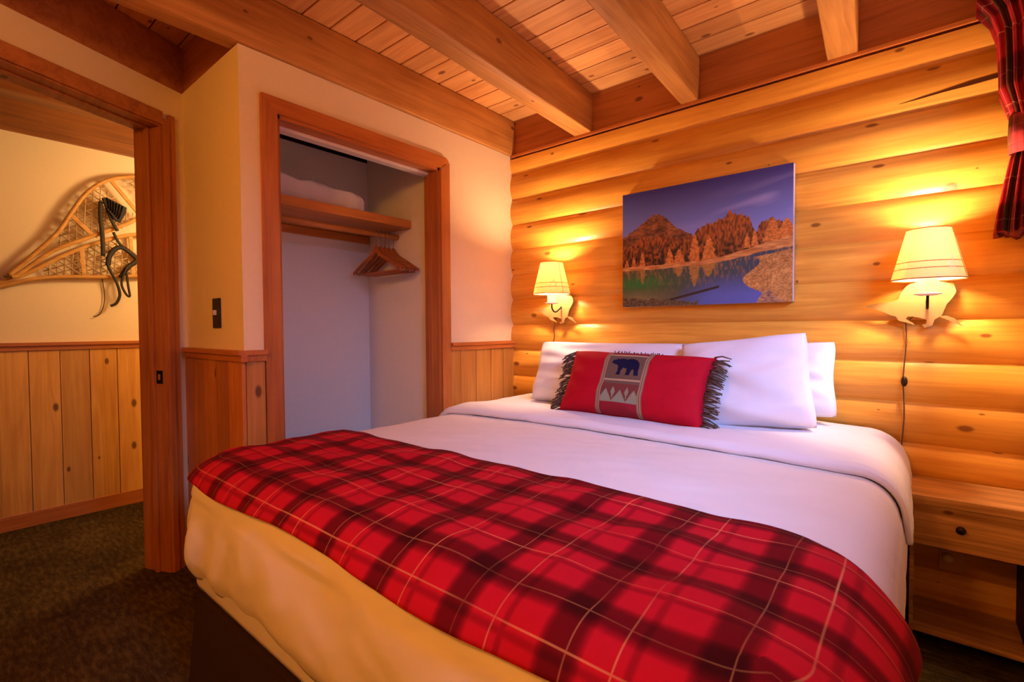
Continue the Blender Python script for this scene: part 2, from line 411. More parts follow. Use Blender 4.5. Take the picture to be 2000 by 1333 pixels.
# filler boards between the beams above the log wall
bl = MB(); bl.box((-2.25, YB + .004, 2.225), (.62, YB + .12, ZT + .02)); struct(bl.build('trim_4', M['block']))
struct(MB().box((-.05, -.12, ZB + .001), (2.6, -.012, ZT - .004), M=MDW).build('trim_5', M['block']))
struct(MB().box((XK - .1, YC + .014, ZB + .001), (-2.125, YC + .10, ZT - .004)).build('trim_6', M['block']))
# wainscot, rails
sy = [1.892, 1.981, 2.109, 2.242, 2.359]
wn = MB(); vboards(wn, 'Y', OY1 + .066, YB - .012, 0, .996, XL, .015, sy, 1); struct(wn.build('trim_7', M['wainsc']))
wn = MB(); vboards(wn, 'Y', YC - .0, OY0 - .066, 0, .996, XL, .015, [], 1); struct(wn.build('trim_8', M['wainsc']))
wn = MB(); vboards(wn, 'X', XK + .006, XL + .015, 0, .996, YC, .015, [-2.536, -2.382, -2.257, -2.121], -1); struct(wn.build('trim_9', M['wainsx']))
rl = MB(); rail_profile(rl, (XL, OY1 + .064), (XL, YB + .004), (1, 0)); struct(rl.build('trim_10', M['trimy']))
rl = MB(); rail_profile(rl, (XL, YC - .0), (XL, OY0 - .064), (1, 0)); rail_profile(rl, (XK + .03, YC), (XL + .034, YC), (0, -1)); struct(rl.build('trim_11', M['trimx']))
wn = MB(); vboards(wn, 'Y', -2.5, 2.62, .08, 1.01, XH, .015, [.512 + .1335 * i for i in range(-23, 16)], 1); struct(wn.build('trim_12', M['wains']))
rl = MB(); rail_profile(rl, (XH, -2.5), (XH, 2.62), (1, 0), 1.053); struct(rl.build('trim_13', M['trimy']))
struct(MB().box((XH, -2.5, 0), (XH + .02, 2.62, .085), bev=.003).build('baseboard_hallway', M['trimy']))
# closet casing
cs = MB(); W_ = .064
def mitre(mb, y0, y1, z1, w_, th, x):
    mb.add([(x, y0 - w_, 0), (x, y0, 0), (x, y0, z1), (x, y0 - w_, z1 + w_)] + [(x + th, y0 - w_, 0), (x + th, y0, 0), (x + th, y0, z1), (x + th, y0 - w_, z1 + w_)],
           [[0, 1, 2, 3], [7, 6, 5, 4], [0, 4, 5, 1], [1, 5, 6, 2], [2, 6, 7, 3], [3, 7, 4, 0]], 0)
    mb.add([(x, y1, 0), (x, y1 + w_, 0), (x, y1 + w_, z1 + w_ * .62), (x, y1 + w_ * .3, z1 + w_ * .3), (x, y1, z1)] + [(x + th, y1, 0), (x + th, y1 + w_, 0), (x + th, y1 + w_, z1 + w_ * .62), (x + th, y1 + w_ * .3, z1 + w_ * .3), (x + th, y1, z1)],
           [[0, 1, 2, 3, 4], [9, 8, 7, 6, 5], [0, 5, 6, 1], [1, 6, 7, 2], [2, 7, 8, 3], [3, 8, 9, 4], [4, 9, 5, 0]], 0)
    a = [(y0, z1), (y1, z1), (y1 + w_ * .95, z1 + w_ * .66), (y1 + w_ * .6, z1 + w_), (y0 - w_, z1 + w_)]
    mb.prism(a, lambda p, q, d: (d, p, q), x, x + th, 1)
mitre(cs, OY0, OY1, OZ, W_, .018, XL)
cs.box((XL - .11, OY0, 0), (XL + .004, OY0 + .014, OZ)); cs.box((XL - .11, OY1 - .014, 0), (XL + .004, OY1, OZ)); cs.box((XL - .11, OY0, OZ - .014), (XL + .004, OY1, OZ), 1)
cs.box((XL - .075, OY1 - .026, 0), (XL - .045, OY1 - .014, OZ))
struct(cs.build('door_2', [M['trimz'], M['trimy']]))
# bedroom doorway
def dbox(mb, t0, t1, n0, n1, z0, z1, mi=0, bev=.003): mb.box((t0, n0, z0), (t1, n1, z1), mi, bev, MDW)
dc = MB()
dbox(dc, D0 - .036, D0 - .006, 0, .021, 0, DZ + .036); dbox(dc, D0 - .068, D0 - .038, 0, .015, 0, DZ + .066); dbox(dc, D1 + .006, D1 + .068, 0, .02, 0, DZ + .066); dbox(dc, D0 - .006, D1 + .006, 0, .0195, DZ + .006, DZ + .066, 1)
dbox(dc, D0 - .018, D0, -.145, .006, 0, DZ); dbox(dc, D1, D1 + .018, -.145, .006, 0, DZ); dbox(dc, D0 - .018, D1 + .018, -.145, .006, DZ, DZ + .018, 1)
dbox(dc, D0, D0 + .012, -.078, -.052, 0, DZ - .001); dbox(dc, D0 + .008, D1, -.080, -.054, DZ - .008, DZ, 1)
dbox(dc, D0 - .068, D0 - .006, -.16, -.14, 0, DZ + .066)
door = struct(dc.build('door_1', [M['trimz'], M['block']]))
sp = MB(); dbox(sp, D0 + .0005, D0 + .003, -.047, -.012, .875, .935, 0, .001); dbox(sp, D0 + .0025, D0 + .0045, -.036, -.024, .892, .918, 1, 0)
sp.build('strike_plate', [M['black'], M['trimz']], door)['label'] = 'black strike plate with a latch hole'

# ------------------------------------------------------------------ ceiling beams
def beam(x0, x1, slope, label, y0=-1.34, y1=YB + .003):
    mb = MB(); a = slope
    P = lambda x, y: x + a * (YB - y)
    bm = bmesh.new(); bmesh.ops.create_cube(bm, size=1)
    for v in bm.verts:
        y = y1 if v.co.y > 0 else y0
        v.co = Vector((P(x0 if v.co.x < 0 else x1, y), y, ZB + .003 if v.co.z < 0 else ZT - .003))
    bmesh.ops.subdivide_edges(bm, edges=[e for e in bm.edges if abs(e.verts[0].co.y - e.verts[1].co.y) > 1], cuts=12)
    bmesh.ops.bevel(bm, geom=[e for e in bm.edges if e.calc_face_angle(0) > 1], offset=.006, segments=2, profile=.5, affect='EDGES')
    mb.bm(bm); o = mb.build('ceiling_beam', M['beam']); auto_smooth(o, 50)
    return tag(o, label, 'beam', 'exposed ceiling beams')
beam(-2.118, -2.022, .0, 'long wooden ceiling beam running along the top of the closet wall')
beam(-1.551, -1.440, .045, 'wooden ceiling beam between the closet wall beam and the one over the picture')
beam(-.924, -.838, .042, 'wooden ceiling beam ending on the log wall just above the picture')
beam(-.302, -.195, .050, 'wooden ceiling beam ending above the gap between picture and right lamp')
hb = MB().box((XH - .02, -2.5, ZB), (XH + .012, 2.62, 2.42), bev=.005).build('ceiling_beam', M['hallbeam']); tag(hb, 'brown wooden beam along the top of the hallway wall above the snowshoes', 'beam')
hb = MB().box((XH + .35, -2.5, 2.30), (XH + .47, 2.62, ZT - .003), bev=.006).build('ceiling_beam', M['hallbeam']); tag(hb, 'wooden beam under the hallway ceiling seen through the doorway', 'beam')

# ------------------------------------------------------------------ closet contents
sh = MB().box((-2.738, OY0 - .03, 1.710), (-2.30, 1.853, 1.757), bev=.003).build('closet_shelf', M['shelf'])
tag(sh, 'thick pine shelf high inside the closet', 'shelf')
rd = MB().tube([(-2.43, OY0 - .03, 1.672), (-2.43, 1.853, 1.672)], .0165, 14).build('closet_rod', M['shelf'], smooth=True)
tag(rd, 'round wooden rod under the closet shelf', 'rod')
cl = MB().box((-2.739, OY0 - .03, 1.665), (-2.72, 1.853, 1.708), bev=.002); struct(cl.build('trim_14', M['shelf']))
def noise3(x, y, z=0):
    return math.sin(x * 1.7 + 1.3 * math.sin(y * 2.1 + z)) * .5 + math.sin(y * 2.9 + 1.7 * math.sin(x * 1.3 - z * 1.1)) * .5
def bedding(u, v):
    # folded quilt block : v around the section, u along Y
    y = .93 + u * .655; a = v * 2 * PI
    h = .118 - .012 * u + .018 * (1 - u) * 1.0
    cx_, cz_ = -2.53, 1.7585 + h / 2
    ex = .165; p = .32
    c, s_ = math.cos(a), math.sin(a)
    x = cx_ + ex * math.copysign(abs(c) ** p, c); z = cz_ + h / 2 * math.copysign(abs(s_) ** p, s_)
    end = max(0, (u - .93) / .07); k = math.sqrt(max(0, 1 - end ** 2)); k = .55 + .45 * k
    z = 1.7585 + (z - 1.7585) * k
    if s_ > -.2: z += .008 * noise3(u * 14, v * 9); x += .006 * noise3(v * 12, u * 17)
    return (x, y, max(z, 1.7585))
bd = MB().grid(64, 60, lambda u, v: bedding(v, u), closed_u=True)
bd.f.append(list(range(64))[::-1]); bd.mi.append(0); bd.f.append([59 * 64 + i for i in range(64)]); bd.mi.append(0)
tag(bd.build('folded_quilt', M['cotton'], smooth=True), 'folded white quilt lying on the closet shelf', 'quilt')

def make_hanger():
    root = thing('coat_hanger', '', 'hanger')
    b = MB(); top = []; bot = []
    for i in range(33):
        q = -1 + 2 * i / 32; a = abs(q)
        z = -.020 - .112 * a ** 1.12 + .028 * math.exp(-(a / .14) ** 2)
        th = .026 - .010 * a
        top.append((q * .225, z)); bot.append((q * .225, z - th - .012 * math.exp(-(a / .2) ** 2)))
    b.prism(top + bot[::-1], lambda p, q, d: (p, d, q), -.006, .006)
    auto_smooth(b.build('body', M['hanger'], root, local=True), 50)
    MB().tube([(-.195, 0, -.128), (-.19, 0, -.148), (.19, 0, -.148), (.195, 0, -.128)], .0045, 8).build('trouser_bar', M['hanger'], root, smooth=True, local=True)
    pts = [(0, 0, -.02), (0, 0, .05)] + [(.021 * math.sin(a) * -1 + .0 , 0, .085 + .0245 * -math.cos(a) * 1.0) for a in [i * PI / 10 for i in range(1, 14)]]
    pts = [(0, 0, -.02), (0, 0, .052)] + [(.0215 * math.cos(a), 0, .074 + .0215 * math.sin(a)) for a in [-PI / 2 + i * PI / 9 for i in range(1, 13)]]
    MB().tube(pts, .0019, 8).build('hook', M['steel'], root, smooth=True, local=True)['label'] = 'shiny metal hook'
    return root
h0 = make_hanger()
hk = [(1.705, -.12, 'nearest the bed corner'), ]
spots = [(1.698, .02, 'leftmost of the five wooden coat hangers on the closet rod'), (1.729, -.02, 'second from left of the five wooden coat hangers on the closet rod'),
         (1.760, .015, 'middle one of the five wooden coat hangers on the closet rod'), (1.790, -.02, 'fourth from left of the five wooden coat hangers on the closet rod'),
         (1.820, .02, 'rightmost wooden coat hanger on the rod, beside the closet side wall')]
def dup(root):
    r = root.copy(); C.objects.link(r)
    for ch in list(root.children):
        c = ch.copy(); C.objects.link(c); c.parent = r
        for g in list(ch.children):
            d = g.copy(); C.objects.link(d); d.parent = c
    return r
for i, (yy, rz, lb) in enumerate(spots):
    h = h0 if i == 0 else dup(h0)
    h.location = (-2.43, yy, 1.6895 + .0019 - .0955 + .0008); h.rotation_euler = (0, 0, rz); tag(h, lb, 'hanger', 'wooden hangers on the closet rod')

# ------------------------------------------------------------------ light switch
sw = thing('light_switch', 'dark bronze light switch on the cream wall beside the closet', 'light switch', (-2.303, YC, 1.19))
MB().box((-2.345, YC - .006, 1.127), (-2.262, YC + .0, 1.255), bev=.003).build('switch_plate', M['bronze'], sw)
MB().box((-2.309, YC - .018, 1.182), (-2.297, YC - .004, 1.204), bev=.003).build('toggle', M['ivory'], sw)

# ------------------------------------------------------------------ snowshoes in the hallway
def smooth_path(P, n=6):
    P = [Vector(p) for p in P]; out = []
    for i in range(len(P) - 1):
        p0 = P[max(i - 1, 0)]; p1 = P[i]; p2 = P[i + 1]; p3 = P[min(i + 2, len(P) - 1)]
        for k in range(n):
            s = k / n
            out.append(.5 * ((2 * p1) + (p2 - p0) * s + (2 * p0 - 5 * p1 + 4 * p2 - p3) * s * s + (3 * p1 - p0 - 3 * p2 + p3) * s ** 3))
    out.append(P[-1]); return out
def inside(poly, y, z):
    c = False; n = len(poly)
    for i in range(n):
        y1, z1 = poly[i]; y2, z2 = poly[i - 1]
        if (z1 > z) != (z2 > z) and y < (y2 - y1) * (z - z1) / (z2 - z1) + y1: c = not c
    return c
def snowshoe(label, upper, lower, x, bars, lace_gap):
    root = thing('snowshoe', label, 'snowshoe', (XH, upper[0][0], upper[0][1]), group='pair of snowshoes on the hallway wall')
    path = [(x, a, b) for a, b in upper] + [(x, a, b) for a, b in lower[::-1]]
    sp_ = smooth_path(path, 6)
    MB().tube(sp_, .012, 10).build('frame', M['ash'], root, smooth=True)
    for p, q in bars:
        MB().box((x - .006, -.5, -.011), (x + .006, .5, .011), bev=.003, M=Matrix.Translation((0, (p[0] + q[0]) / 2, (p[1] + q[1]) / 2)) @ Matrix.Rotation(math.atan2(q[1] - p[1], q[0] - p[0]), 4, 'X') @ Matrix.Diagonal((1, math.dist(p, q), 1, 1))).build('crossbar', M['ash'], root)
    poly = [(v.y, v.z) for v in sp_]; lc = MB()
    ys = [p[0] for p in poly]; zs = [p[1] for p in poly]
    for ang in (.45, -.62, 1.5):
        c, s_ = math.cos(ang), math.sin(ang)
        for k in range(-60, 60):
            off = k * .033; run = None
            for j in range(-60, 61):
                tt = j * .02; yy = ys[0] + .45 + tt * c - off * s_; zz_ = zs[0] + .25 + tt * s_ + off * c
                ok = inside(poly, yy, zz_) and not lace_gap(yy, zz_)
                if ok and run is None: run = (yy, zz_)
                if run and (not ok or j == 60):
                    if math.dist(run, (yy, zz_)) > .04:
                        dx = .004 * (1 if k % 2 else -1)
                        lc.tube([(x + dx, run[0], run[1]), (x - dx, (run[0] + yy) / 2, (run[1] + zz_) / 2), (x + dx, yy, zz_)], .0028, 5)
                    run = None
    l = lc.build('lacing', M['rawhide'], root, smooth=True); l['kind'] = 'stuff'
    return root
Aup = [(.308, 1.425), (.401, 1.54), (.512, 1.688), (.582, 1.828), (.655, 1.955), (.754, 2.048), (.897, 2.10), (1.06, 2.115), (1.22, 2.09), (1.33, 2.03)]
Alo = [(.320, 1.418), (.352, 1.44), (.487, 1.578), (.637, 1.672), (.824, 1.782), (.91, 1.840), (1.06, 1.88), (1.2, 1.93), (1.31, 1.99), (1.33, 2.03)]
Bup = [(.10, 1.335), (.277, 1.388), (.399, 1.456), (.531, 1.556), (.647, 1.63), (.797, 1.705), (.907, 1.738), (1.05, 1.745), (1.2, 1.71), (1.29, 1.62)]
Blo = [(.10, 1.315), (.277, 1.366), (.399, 1.412), (.528, 1.436), (.716, 1.450), (.902, 1.470), (1.05, 1.49), (1.2, 1.53), (1.28, 1.57), (1.29, 1.62)]
sA = snowshoe('upper snowshoe of the pair, tilted steeply, with the dark binding box', Aup, Alo, XH + .060, [((.765, 2.045), (.905, 1.86)), ((.575, 1.80), (.665, 1.70))],
              lambda y, z: (abs((y - .845) + (z - 1.95) * .8) < .085 and z > 1.855) or y < .50)
sB = snowshoe('lower snowshoe of the pair, lying nearly level with its tail to the left', Bup, Blo, XH + .032, [((.62, 1.615), (.63, 1.45)), ((.86, 1.725), (.87, 1.465))],
              lambda y, z: y < .44 or (y > .80 and z > 1.62))
def strap(root, pts, wd, x0, name='strap'):
    sm = smooth_path([(x0 + (p[2] if len(p) > 2 else 0), p[0], p[1]) for p in pts], 6)
    return MB().tube(sm, 1, 6, flat=(wd * .8, .003)).build(name, M['leather'], root, smooth=True)
xb = XH + .085
bx = MB().prism([(.715, 1.925), (.735, 1.93), (.832, 1.885), (.826, 1.85), (.80, 1.79), (.775, 1.80), (.735, 1.86)], lambda a, b, d: (d, a, b), XH + .068, XH + .098)
bxo = bx.build('binding', M['leather'], sA); bxo['label'] = 'dark leather toe binding'
strap(sA, [(.708, 1.90), (.705, 1.80), (.711, 1.69), (.712, 1.575)], .020, xb); strap(sA, [(.735, 1.87), (.76, 1.79), (.785, 1.735)], .016, xb); strap(sA, [(.815, 1.83), (.79, 1.76), (.775, 1.71)], .014, xb + .004)
strap(sB, [(.770, 1.73), (.79, 1.68), (.815, 1.645), (.889, 1.578)], .014, xb - .03)
strap(sB, [(.739, 1.522), (.748, 1.58), (.775, 1.625), (.815, 1.638), (.876, 1.59), (.885, 1.565), (.835, 1.515), (.80, 1.45)], .024, xb - .028)
strap(sB, [(.735, 1.53), (.755, 1.475), (.778, 1.42), (.793, 1.345), (.775, 1.29), (.745, 1.271)], .014, xb - .026)
strap(sB, [(.832, 1.52), (.808, 1.45), (.803, 1.40), (.825, 1.345), (.842, 1.338), (.835, 1.40), (.828, 1.48)], .012, xb - .02)
strap(sB, [(.713, 1.47), (.726, 1.36), (.722, 1.28), (.700, 1.22), (.670, 1.205)], .004, XH + .012, 'lace')
for k in range(6):
    a = k / 5; p0 = (.735 + .075 * a, 1.925 - .035 * a); p1 = (.742 + .045 * a, 1.862 - .055 * a)
    MB().tube([(XH + .100, *p0), (XH + .104, (p0[0] + p1[0]) / 2 + .004, (p0[1] + p1[1]) / 2), (XH + .100, *p1)], .0035, 6).build('lace', M['black'], bxo, smooth=True)
for yz in ((.708, 1.73), (.80, 1.79), (.79, 1.655)):
    MB().lathe([(.008, -.002), (.013, -.002), (.013, .003), (.008, .003)], (0, 0, 0), 16, close=True).build('buckle', M['steel'], sA, local=True)
    b_ = sA.children[-1]; b_.location = (XH + .094 - sA.location.x, yz[0] - sA.location.y, yz[1] - sA.location.z); b_.rotation_euler = (0, PI / 2, 0)
for s_, yz in ((sA, (.56, 1.70)), (sB, (.93, 1.73))):
    MB().tube([(XH, *yz), (XH + .07, *yz)], .004, 8).build('nail', M['steel'], s_)

# ------------------------------------------------------------------ bed
BX0, BX1, BY0, BY1, BZ, R_ = -1.955, -.024, .545, 2.435, .680, .11
bed = thing('bed', 'king bed with a dark brown base standing head against the log wall', 'bed', ((BX0 + BX1) / 2, 1.5, 0))
bb = MB(); zb1 = .262
fl = .03
bb.add([(BX0 + .195, BY0 - .035, .001), (BX1 - .10, BY0 - .035, .001), (BX1 - .10, BY1, .001), (BX0 + .195, BY1, .001), (BX0 + .165, BY0 + .0, zb1), (BX1 - .11, BY0 + .0, zb1), (BX1 - .11, BY1, zb1), (BX0 + .165, BY1, zb1)],
       [[3, 2, 1, 0], [4, 5, 6, 7], [0, 1, 5, 4], [1, 2, 6, 5], [2, 3, 7, 6], [3, 0, 4, 7]])
bb.build('base', M['bedskirt'], bed)
mt = MB().box((BX0 + .11, BY0 + .012, zb1), (BX1 - .06, BY1, .575), bev=.025); auto_smooth(mt.build('mattress', M['cotton'], bed), 60)

IX0, IX1, IY0, IY1, CR = BX0 + R_, BX1 - R_, BY0 + R_, 9.0, .05
def drape(a, b, off, smax_l, smax_r, smax_f, hem_tuck=False):
    """cloth point (a,b) over the bed: flat on top, bending round the edges"""
    qx = min(max(a, IX0 + CR), IX1 - CR); qy = min(max(b, IY0 + CR), IY1)
    dx, dy = a - qx, b - qy; d = math.hypot(dx, dy)
    if d <= CR:
        z = BZ + off; cr = 0
        # gentle crown
        e = min(a - BX0, BX1 - a, b - BY0) ; z += .012 * (1 - math.exp(-max(e - .1, 0) / .25)) - .006
        return (a, b, z), (0, 0, 1), 0
    nx, ny = dx / d, dy / d
    linf = max(abs(dx), abs(dy)); s = max(linf - CR, (d - CR) * .0); s = max(0, s) 
    bx_, by_ = qx + nx * CR, qy + ny * CR
    rr = R_ + off
    q = PI / 2 * R_
    if s < q:
        an = s / R_; g = rr * math.sin(an); z = BZ - R_ + rr * math.cos(an); nn = (nx * math.sin(an), ny * math.sin(an), math.cos(an))
    else:
        g = rr + .02 * math.sin(min(1, (s - q) / .25) * PI) * .6; z = BZ - R_ - (s - q); nn = (nx, ny, 0)
        if hem_tuck and z < .38: g -= .022 * (max(0, .38 - z) / .08) ** 1.6
    z -= .006
    return (bx_ + nx * g, by_ + ny * g, z), nn, s
def wr_noise(x, y): return .5 * noise3(x * 5.1, y * 6.3, .7) + .3 * noise3(x * 11.7 + 3, y * 9.1, 2.1) + .2 * noise3(x * 21 + 1, y * 25.0, 4)
OV = .428
def duvet(u, v):
    a = IX0 - OV + u * (IX1 - IX0 + 2 * OV); b = IY0 - OV + v * (2.435 - IY0 + OV)
    p, n_, s = drape(a, b, 0, 0, 0, 0, True)
    k = .0035 if s < .1 else .0045
    w_ = wr_noise(a, b) * k
    if s > .17: # hanging folds near the foot corners
        cdist = math.hypot(p[0] - BX0, p[1] - BY0); fol = math.exp(-cdist / .30); ph = (p[0] - p[1])
        w_ += fol * .018 * math.sin(ph * 34 + 2 * math.sin(p[2] * 9)) * min(1, (s - .17) / .12) + .004 * math.sin(p[0] * 9 + p[2] * 14)
    return (p[0] + n_[0] * w_, p[1] + n_[1] * w_, p[2] + n_[2] * w_)
dv = MB().grid(230, 200, duvet)
dvo = dv.build('duvet', M['duvet'], smooth=True, weld=True); tag(dvo, 'white duvet covering the bed and hanging over its foot and sides', 'duvet')
so = dvo.modifiers.new('thick', 'SOLIDIFY'); so.thickness = .012; so.offset = -1

# folded top sheet / duvet fold at the head
FY = 1.765
def fold(u, v):
    # v: 0 head .. 1 front edge then rolls under
    a = IX0 - .24 + u * (IX1 - IX0 + .475)
    bfront = FY + .035 * max(0, (a - IX1)) * 4 * 0 + .012 * math.sin(a * 4) + .25 * max(0, a - IX1 + .02) ** 1.0 * 0
    if v < .8: b = 2.43 + (bfront - 2.43) * (v / .8); th = .034
    else:
        q = (v - .8) / .2 * PI; b = bfront - .016 * math.sin(q); th = .018 + .016 * math.cos(q)
    side = min(1, max(0, (a - IX1) / .13)); th *= 1 - .5 * side
    p, n_, s = drape(a, b, th, 0, 0, 0)
    w_ = wr_noise(a * 1.2 + 5, b * .8) * .004 + .010 * (1 - .8 * side) * math.exp(-((b - (bfront + .12)) / .12) ** 2) * (1 if v < .8 else 0)
    return (p[0] + n_[0] * w_, p[1] + n_[1] * w_, p[2] + n_[2] * w_)
fo = MB().grid(200, 60, fold).build('folded_sheet', M['cotton'], smooth=True); tag(fo, 'white sheet folded back over the duvet in front of the pillows', 'sheet')
so = fo.modifiers.new('thick', 'SOLIDIFY'); so.thickness = .004; so.offset = -1

# plaid throw
def throw(u, v):
    aL, aR = IX0 - .185, IX1 + .172
    a = aL + u * (aR - aL); far = 1.108 - .012 * math.sin(a * 3) + .02 * max(0, -.6 - a) - .07 * min(1, max(0, (a - IX1 + .03) / .2))
    near = IY0 - .118 - .008 * math.sin(a * 7)
    b = near + v * (far - near)
    p, n_, s = drape(a, b, .013, 0, 0, 0)
    w_ = .0045 * noise3(a * 7 + 2, b * 13, 1.0) + .004 * noise3(a * 15, b * 7, 3) + .002
    w_ = max(w_, -.003)
    fl_ = max(0, a - IX1 - .08) * .16 + max(0, IX0 - .10 - a) * .25
    return (p[0] + n_[0] * (w_ + fl_), p[1] + n_[1] * w_, p[2] + n_[2] * w_), (a, b)
NU, NV = 220, 90
mb = MB(); uvs = []
for j in range(NV):
    for i in range(NU):
        p, uv = throw(i / (NU - 1), j / (NV - 1)); mb.v.append(p); uvs.append(uv)
for j in range(NV - 1):
    for i in range(NU - 1):
        mb.f.append([j * NU + i, j * NU + i + 1, (j + 1) * NU + i + 1, (j + 1) * NU + i]); mb.mi.append(0)
to = mb.build('plaid_throw', M['throw'], smooth=True, fixn=False)
ul = to.data.uv_layers.new(name='UVMap')
for lp in to.data.loops: ul.data[lp.index].uv = uvs[lp.vertex_index]
so = to.modifiers.new('thick', 'SOLIDIFY'); so.thickness = .007; so.offset = 1
tag(to, 'red and black plaid throw spread across the foot of the bed', 'throw')

# pillows
def pillow_mesh(W, H, T, seed, pinch=.045, nu=56, nv=40, sag=0):
    vs = []; fs = []
    for side in (1, -1):
        base = len(vs)
        for j in range(nv):
            for i in range(nu):
                u = -1 + 2 * i / (nu - 1); v = -1 + 2 * j / (nv - 1)
                x = W / 2 * u * (1 - pinch * math.cos(v * PI / 2) ** 1.5); y = H / 2 * v * (1 - pinch * 1.1 * math.cos(u * PI / 2) ** 1.5)
                x *= math.sqrt(1 - .12 * v ** 4 / 2); y *= math.sqrt(1 - .12 * u ** 4 / 2)
                e = max(0, (1 - u * u)) * max(0, (1 - v * v)); th = T / 2 * e ** .38
                th *= 1 + .10 * noise3(u * 2.2 + seed, v * 2.6, seed) - sag * v
                th += .005 * noise3(u * 4 + seed * 3, v * 5, seed) * min(1, e * 4)
                vs.append((x, y, side * th))
        for j in range(nv - 1):
            for i in range(nu - 1):
                f = [base + j * nu + i, base + j * nu + i + 1, base + (j + 1) * nu + i + 1, base + (j + 1) * nu + i]
                fs.append(f if side > 0 else f[::-1])
    return MB().add(vs, fs)
def pillow(label, W, H, T, loc, rot, seed, sag=0):
    o = pillow_mesh(W, H, T, seed, sag=sag).build('pillow', M['cotton'], smooth=True, weld=True)
    o.location = loc; o.rotation_euler = rot; tag(o, label, 'pillow', 'white bed pillows'); return o
R = math.radians
pillow('white pillow at the left rear against the log wall, only its corner showing', .80, .31, .13, (-1.145, 2.375, .878), (R(79), 0, R(0)), 3.3)
pillow('white pillow behind the bear cushion on the left side of the bed', .85, .345, .17, (-1.225, 2.212, .882), (R(70), 0, R(1)), 1.1, .2)
pillow('white pillow at the right rear against the log wall, its corner poking out', .70, .32, .13, (-.590, 2.375, .884), (R(77), R(-3), R(0)), 5.2)
pillow('large white pillow right of the bear cushion, standing in front', .50, .395, .24, (-.553, 2.19, .884), (R(72), R(-6.5), R(8)), 2.4, .2)

# bear cushion
CW, CH, CT = .68, .315, .165
def cush_front(u, v, off=0):
    e = max(0, (1 - u ** 4)) * max(0, (1 - v ** 4)); pin = .05
    x = CW / 2 * u * (1 - pin * math.cos(v * PI / 2)); y = CH / 2 * v * (1 - pin * math.cos(u * PI / 2))
    return (x, y, CT / 2 * e ** .5 + off + .004 * noise3(u * 5, v * 4, 1) * min(1, e * 3))
cu = thing('bear_cushion', 'red lumbar cushion with a woven bear panel and brown fringe', 'cushion', (-.968, 2.003, .858), (R(62), R(1.0), R(-1)))
vs = []; fs = []; nu, nv = 60, 36
for sd in (1, -1):
    b0 = len(vs)
    for j in range(nv):
        for i in range(nu):
            p = cush_front(-1 + 2 * i / (nu - 1), -1 + 2 * j / (nv - 1)); vs.append((p[0], p[1], sd * p[2]))
    for j in range(nv - 1):
        for i in range(nu - 1):
            f = [b0 + j * nu + i, b0 + j * nu + i + 1, b0 + (j + 1) * nu + i + 1, b0 + (j + 1) * nu + i]; fs.append(f if sd > 0 else f[::-1])
MB().add(vs, fs).build('cover', plain('red_velour', 'b50a24', .8, .15, nscale=150, namp=.12, bump=.1), cu, smooth=True, local=True, weld=True)
# woven panel : pattern as vertex colours of the cloth
bear = [(-.88, .42), (-.80, .55), (-.62, .62), (-.56, .70), (-.48, .64), (-.30, .70), (.0, .66), (.35, .70), (.62, .58), (.78, .36), (.82, .1), (.84, -.3), (.90, -.62), (.62, -.62), (.60, -.3), (.50, -.12), (.42, -.35), (.36, -.62), (.10, -.62), (.16, -.4), (.12, -.12), (-.1, -.06), (-.2, -.3), (-.2, -.62), (-.48, -.62), (-.40, -.35), (-.42, .0), (-.54, .16), (-.7, .2), (-.84, .28)]
def vcol_mat(name, rough=.85, spec=.12):
    t = NT(name); a = t.n('ShaderNodeVertexColor'); a.layer_name = 'Col'; return t.done(a.outputs['Color'], rough, spec)
def panel_col(s, q):
    # s -1..1 across, q -1..1 up
    tan, gray, red, navy, olive = lin('a08468'), lin('6b5548'), lin('8c2430'), lin('1a1838'), lin('8c8f78')
    if abs(s) > .80: return tan if (abs(s) * 22) % 2 < 1.25 else lin('7c5a44')
    if q > .80: return red
    if q > .745 or abs(q + .04) < .025: return lin('b39a7c')
    if q > 0:
        return navy if inside(bear, s / .74, (q - .37) / .42) else gray
    if q < -.72: return red
    if q > -.16: return gray
    m = abs(((s + .9) / .62) % 1 - .5) * 2; hgt = -.68 + .34 * (1 - m)
    if q < hgt: return olive if q < hgt - .06 else lin('8c8672')
    tr_ = abs(((s + .59) / .62) % 1 - .5) * .62
    if tr_ < .10 * (1 - abs((q + .42) / .16)) or (tr_ < .02 and -.6 < q < -.3): return lin('8f8a70')
    return lin('743c36')
NUp, NVp = 150, 110; pm = MB(); cols = []
U0, U1 = -.36, .30
for j in range(NVp):
    for i in range(NUp):
        s = -1 + 2 * i / (NUp - 1); q = -1 + 2 * j / (NVp - 1)
        pm.v.append(cush_front(U0 + (U1 - U0) * (s + 1) / 2, q * .99, .0016)); cols.append(panel_col(s, q))
for j in range(NVp - 1):
    for i in range(NUp - 1): pm.f.append([j * NUp + i, j * NUp + i + 1, (j + 1) * NUp + i + 1, (j + 1) * NUp + i]); pm.mi.append(0)
po = pm.build('bear_panel', vcol_mat('woven_panel'), cu, smooth=True, local=True, fixn=False); po['label'] = 'woven panel with a dark bear above mountains'
def set_cols(o, cols):
    ca = o.data.color_attributes.new('Col', 'FLOAT_COLOR', 'POINT')
    ca.data.foreach_set('color', np.array(cols, dtype=np.float32).ravel())
set_cols(po, cols)
M['fringe'] = plain('brown_fringe', '6e564a', .8, .2, nscale=90, namp=.5)
